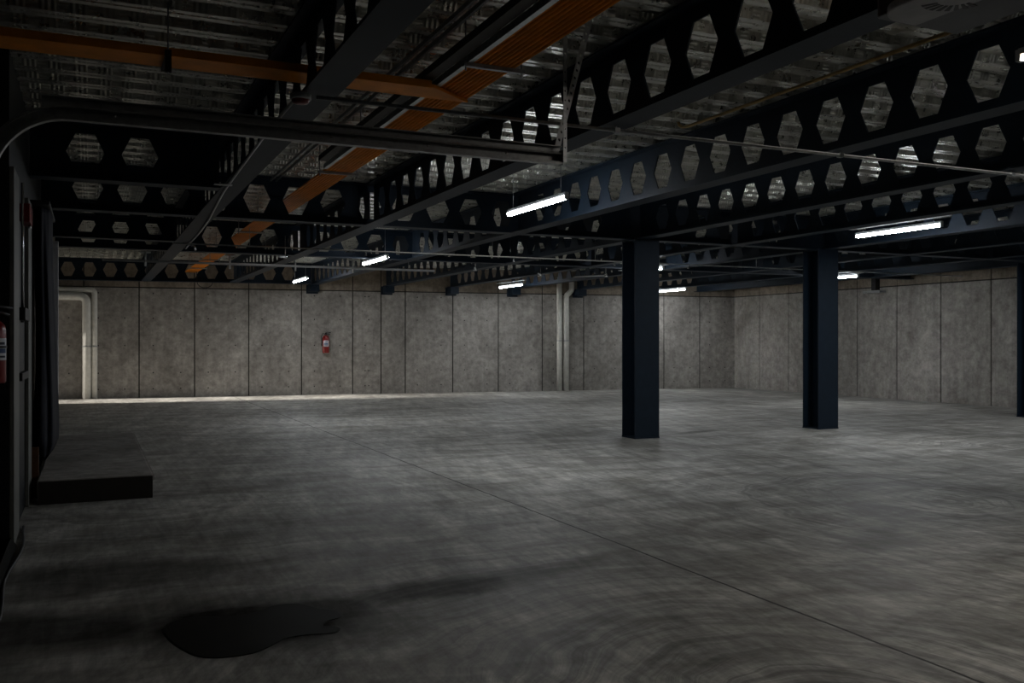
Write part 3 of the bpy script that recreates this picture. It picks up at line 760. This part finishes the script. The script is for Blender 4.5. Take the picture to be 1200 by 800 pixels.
# ------------------------------------------------------------------ left wall fittings
def post(x0, x1, y0, y1, z1, mat, label):
    m = MB(); m.box(x0, x1, y0, y1, 0, z1); return tag(m.build('door_post', M[mat], None, 0.004), label, 'post', 'posts on the left wall')
post(XL + 0.001, XL + 0.03, 7.15, 7.65, 2.60, 'post', 'tall greenish grey post on the left wall, nearest of the three')
post(XL + 0.001, XL + 0.03, 8.80, 9.25, 2.62, 'post', 'grey post on the left wall right of the red box')
post(XL - 0.10, XL + 0.082, YP + 0.001, YP + 0.14, 2.87, 'lightpost', 'pale lit end jamb of left wall before the recess, behind the black tarpaulin')
m = MB(); m.tube([(XL + 0.03, 8.0, 1.66), (XL + 0.03, 8.0, 2.62)], 0.011, 10)
tag(m.build('switch_conduit', M['chrome']), 'shiny vertical conduit between the left wall posts above a black box', 'conduit')
t = thing('switch_box', (XL, 8.0, 1.6), 'black switch box at the foot of the shiny conduit on the left wall', 'switch box')
m = MB(); m.box(XL + 0.002, XL + 0.065, 7.76, 8.30, 1.56, 1.656); m.build('casing', M['black'], t, 0.006)
m = MB(); m.lathe([(0.012, 0), (0.012, 0.012)], (XL + 0.033, 7.95, 1.545), 10); m.build('knob', M['black'], t)
t = thing('alarm_box', (XL, 8.3, 2.4), 'small dark red alarm box beside the shiny conduit on the left wall', 'alarm')
m = MB(); m.box(XL + 0.002, XL + 0.075, 8.15, 8.50, 2.34, 2.485); m.build('casing', M['red'], t, 0.006)
m = MB(); m.tube([(XL + 0.06, 8.38, 2.345), (XL + 0.06, 8.38, 2.31)], 0.012, 8); m.build('fitting', M['chrome'], t)
m = MB(); m.box(XL + 0.002, XL + 0.04, 7.85, 8.6, 1.10, 1.16)
tag(m.build('door_latch', M['black'], None, 0.005), 'small black latch block low between the left wall posts', 'latch')

# hanging bundled tarpaulin
m = MB(); nz, na = 40, 48; vs = []
cxT, cyT = XL + 0.105, 10.05
for i in range(nz + 1):
    s_ = i / nz; z = 0.27 + (2.64 - 0.27) * s_
    k = min(1.0, (s_ / 0.07) ** 0.5 if s_ < 0.07 else 1.0) * (1.0 - 0.26 * max(0, (s_ - 0.25) / 0.75) ** 0.6) * (1 + 0.10 * math.exp(-((s_ - 0.12) / 0.09) ** 2))
    for j in range(na):
        a = 2 * PI * j / na
        fold = 1 + 0.07 * math.sin(7 * a + 1.5 * math.sin(3 * s_)) + 0.035 * math.sin(13 * a + 4 * s_)
        rx, ry = 0.096 * k * fold, 0.62 * k * fold
        vs.append((max(XL + 0.006, cxT + rx * math.cos(a) + 0.012 * math.sin(5 * s_)), cyT + ry * math.sin(a), z + (0.03 * math.sin(5 * a) if i == 0 else 0)))
fs = [(i * na + j, i * na + (j + 1) % na, (i + 1) * na + (j + 1) % na, (i + 1) * na + j) for i in range(nz) for j in range(na)]
m.add(vs, fs, 0, True); m.add(vs[:na], [tuple(range(na))[::-1]]); m.add(vs[-na:], [tuple(range(na))])
tag(m.build('tarpaulin', M['fabric']), 'black bundled tarpaulin hanging on the left wall above the low slab', 'tarpaulin')
m = MB(); m.box(XL + 0.006, XL + 0.17, 9.35, 10.75, 2.645, 2.68)
tag(m.build('hanging_rail', M['black'], None, 0.004), 'dark rail on the left wall that carries the black tarpaulin', 'rail')
m = MB(); m.box(XL + 0.012, XL + 0.083, 9.28, 9.33, 0.0, 0.45)
tag(m.build('timber_offcut', M['wood'], None, 0.003), 'short upright brown timber against the post at the slab corner', 'timber')
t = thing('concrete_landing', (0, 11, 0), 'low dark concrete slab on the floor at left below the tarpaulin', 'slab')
m = MB(); m.prism(rrect(XL + 0.09, 0.52, 8.86, 13.05, 0.03, 4), 'z', 0, 0.205); m.build('slab', M['slab'], t, 0.012)
m = MB(); m.box(XL + 0.10, 0.515, 8.845, 8.861, 0.0, 0.196); m.build('shade_board', M['darksteel'], t, 0.003)  # dark board added to colour in the shade on the slab front
m = MB(); m.box(0.515, 0.531, 8.90, 13.0, 0.15, 0.200); m.build('edge_nosing', M['slab'], t, 0.003)
m = MB(); m.prism([(XC + 0.001, 0.0), (XL + 0.045, 0.0), (XL + 0.045, 0.012), (XL + 0.01, 0.06), (XC + 0.001, 0.06)], 'y', 1.5, 7.13)
tag(m.build('threshold_strip', M['post']), 'pale metal sill along the floor at the foot of the dark left cladding', 'sill')
pts = [(XL + 0.07 + 0.02 * math.sin(k * 0.9), 4.8 + k * 0.25, 0.012) for k in range(13)]
pipe('floor_cable', pts, 0.010, 'black', 'black cable lying on the floor along the left wall', 'cable')

# puddle
def ground(px, py):
    dx, dy = ray(px); zc = F_ * CAMZ / (py - 400.0); return dx * zc, dy * zc
ol = [(190, 737), (206, 726), (235, 722), (268, 722), (300, 717), (322, 709), (350, 707), (375, 713), (396, 716), (400, 723), (384, 728), (379, 733), (398, 735), (392, 742), (362, 744), (336, 748), (318, 757), (296, 766), (262, 771), (232, 770), (210, 760), (196, 749)]
ol = [ground(*p) for p in ol]; ring = []
for k in range(len(ol)):            # Catmull-Rom rounding
    p0, p1, p2, p3 = (Vector(ol[(k + q - 1) % len(ol)]) for q in range(4))
    for q in range(4):
        u = q / 4; v = 0.5 * ((2 * p1) + (p2 - p0) * u + (2 * p0 - 5 * p1 + 4 * p2 - p3) * u * u + (3 * p1 - p0 - 3 * p2 + p3) * u ** 3)
        ring.append((v.x, v.y))
ang = len(ring)
cxp = sum(p[0] for p in ring) / ang; cyp = sum(p[1] for p in ring) / ang
inner = [(cxp + (x - cxp) * 0.975, cyp + (y - cyp) * 0.975) for x, y in ring]
vs = [(x, y, 0.0002) for x, y in ring] + [(x, y, 0.003) for x, y in inner]
m.add(vs, [(k, (k + 1) % ang, (k + 1) % ang + ang, k + ang) for k in range(ang)] + [tuple(range(ang, 2 * ang))], 0, False)
tag(m.build('puddle', M['water']), 'dark oily puddle on the concrete floor at lower left', 'puddle')
# bracket at top of the right wall
t = thing('wall_bracket', (XR, 17.0, 2.6), 'small dark bracket hanging at the top of the right wall', 'bracket')
m = MB(); m.box(XR - 0.14, XR - 0.002, 16.9, 17.04, 2.66, 3.0); m.build('arm', M['black'], t)
m = MB(); m.box(XR - 0.22, XR - 0.002, 16.7, 17.24, 2.60, 2.66); m.build('plate', M['dullgalv'], t)

# ------------------------------------------------------------------ daylight, world, camera
sd = bpy.data.lights.new('sun', 'SUN'); sd.energy = 24; sd.angle = math.radians(6); sd.color = (1.0, 0.93, 0.85)
so = bpy.data.objects.new('sun', sd); C.objects.link(so)
dv = Vector((1.0, slope + 0.002, -0.205)); so.rotation_euler = dv.to_track_quat('-Z', 'Y').to_euler()
w = bpy.data.worlds.new('world'); bpy.context.scene.world = w; w.use_nodes = True
bg = w.node_tree.nodes['Background']; bg.inputs[0].default_value = (0.75, 0.82, 0.95, 1); bg.inputs[1].default_value = 0.12

cam = bpy.data.cameras.new('camera'); cam.sensor_width = 36; cam.lens = 36 * F_ / 1200; cam.clip_end = 200
co = bpy.data.objects.new('camera', cam); C.objects.link(co)
co.location = (0, 0, CAMZ); co.rotation_euler = (PI / 2, 0, -TH)
sc = bpy.context.scene; sc.camera = co
vs_ = sc.view_settings
vs_.view_transform = 'Standard'; vs_.look = 'None'; vs_.gamma = 1; vs_.use_curve_mapping = False; vs_.exposure = 0.0
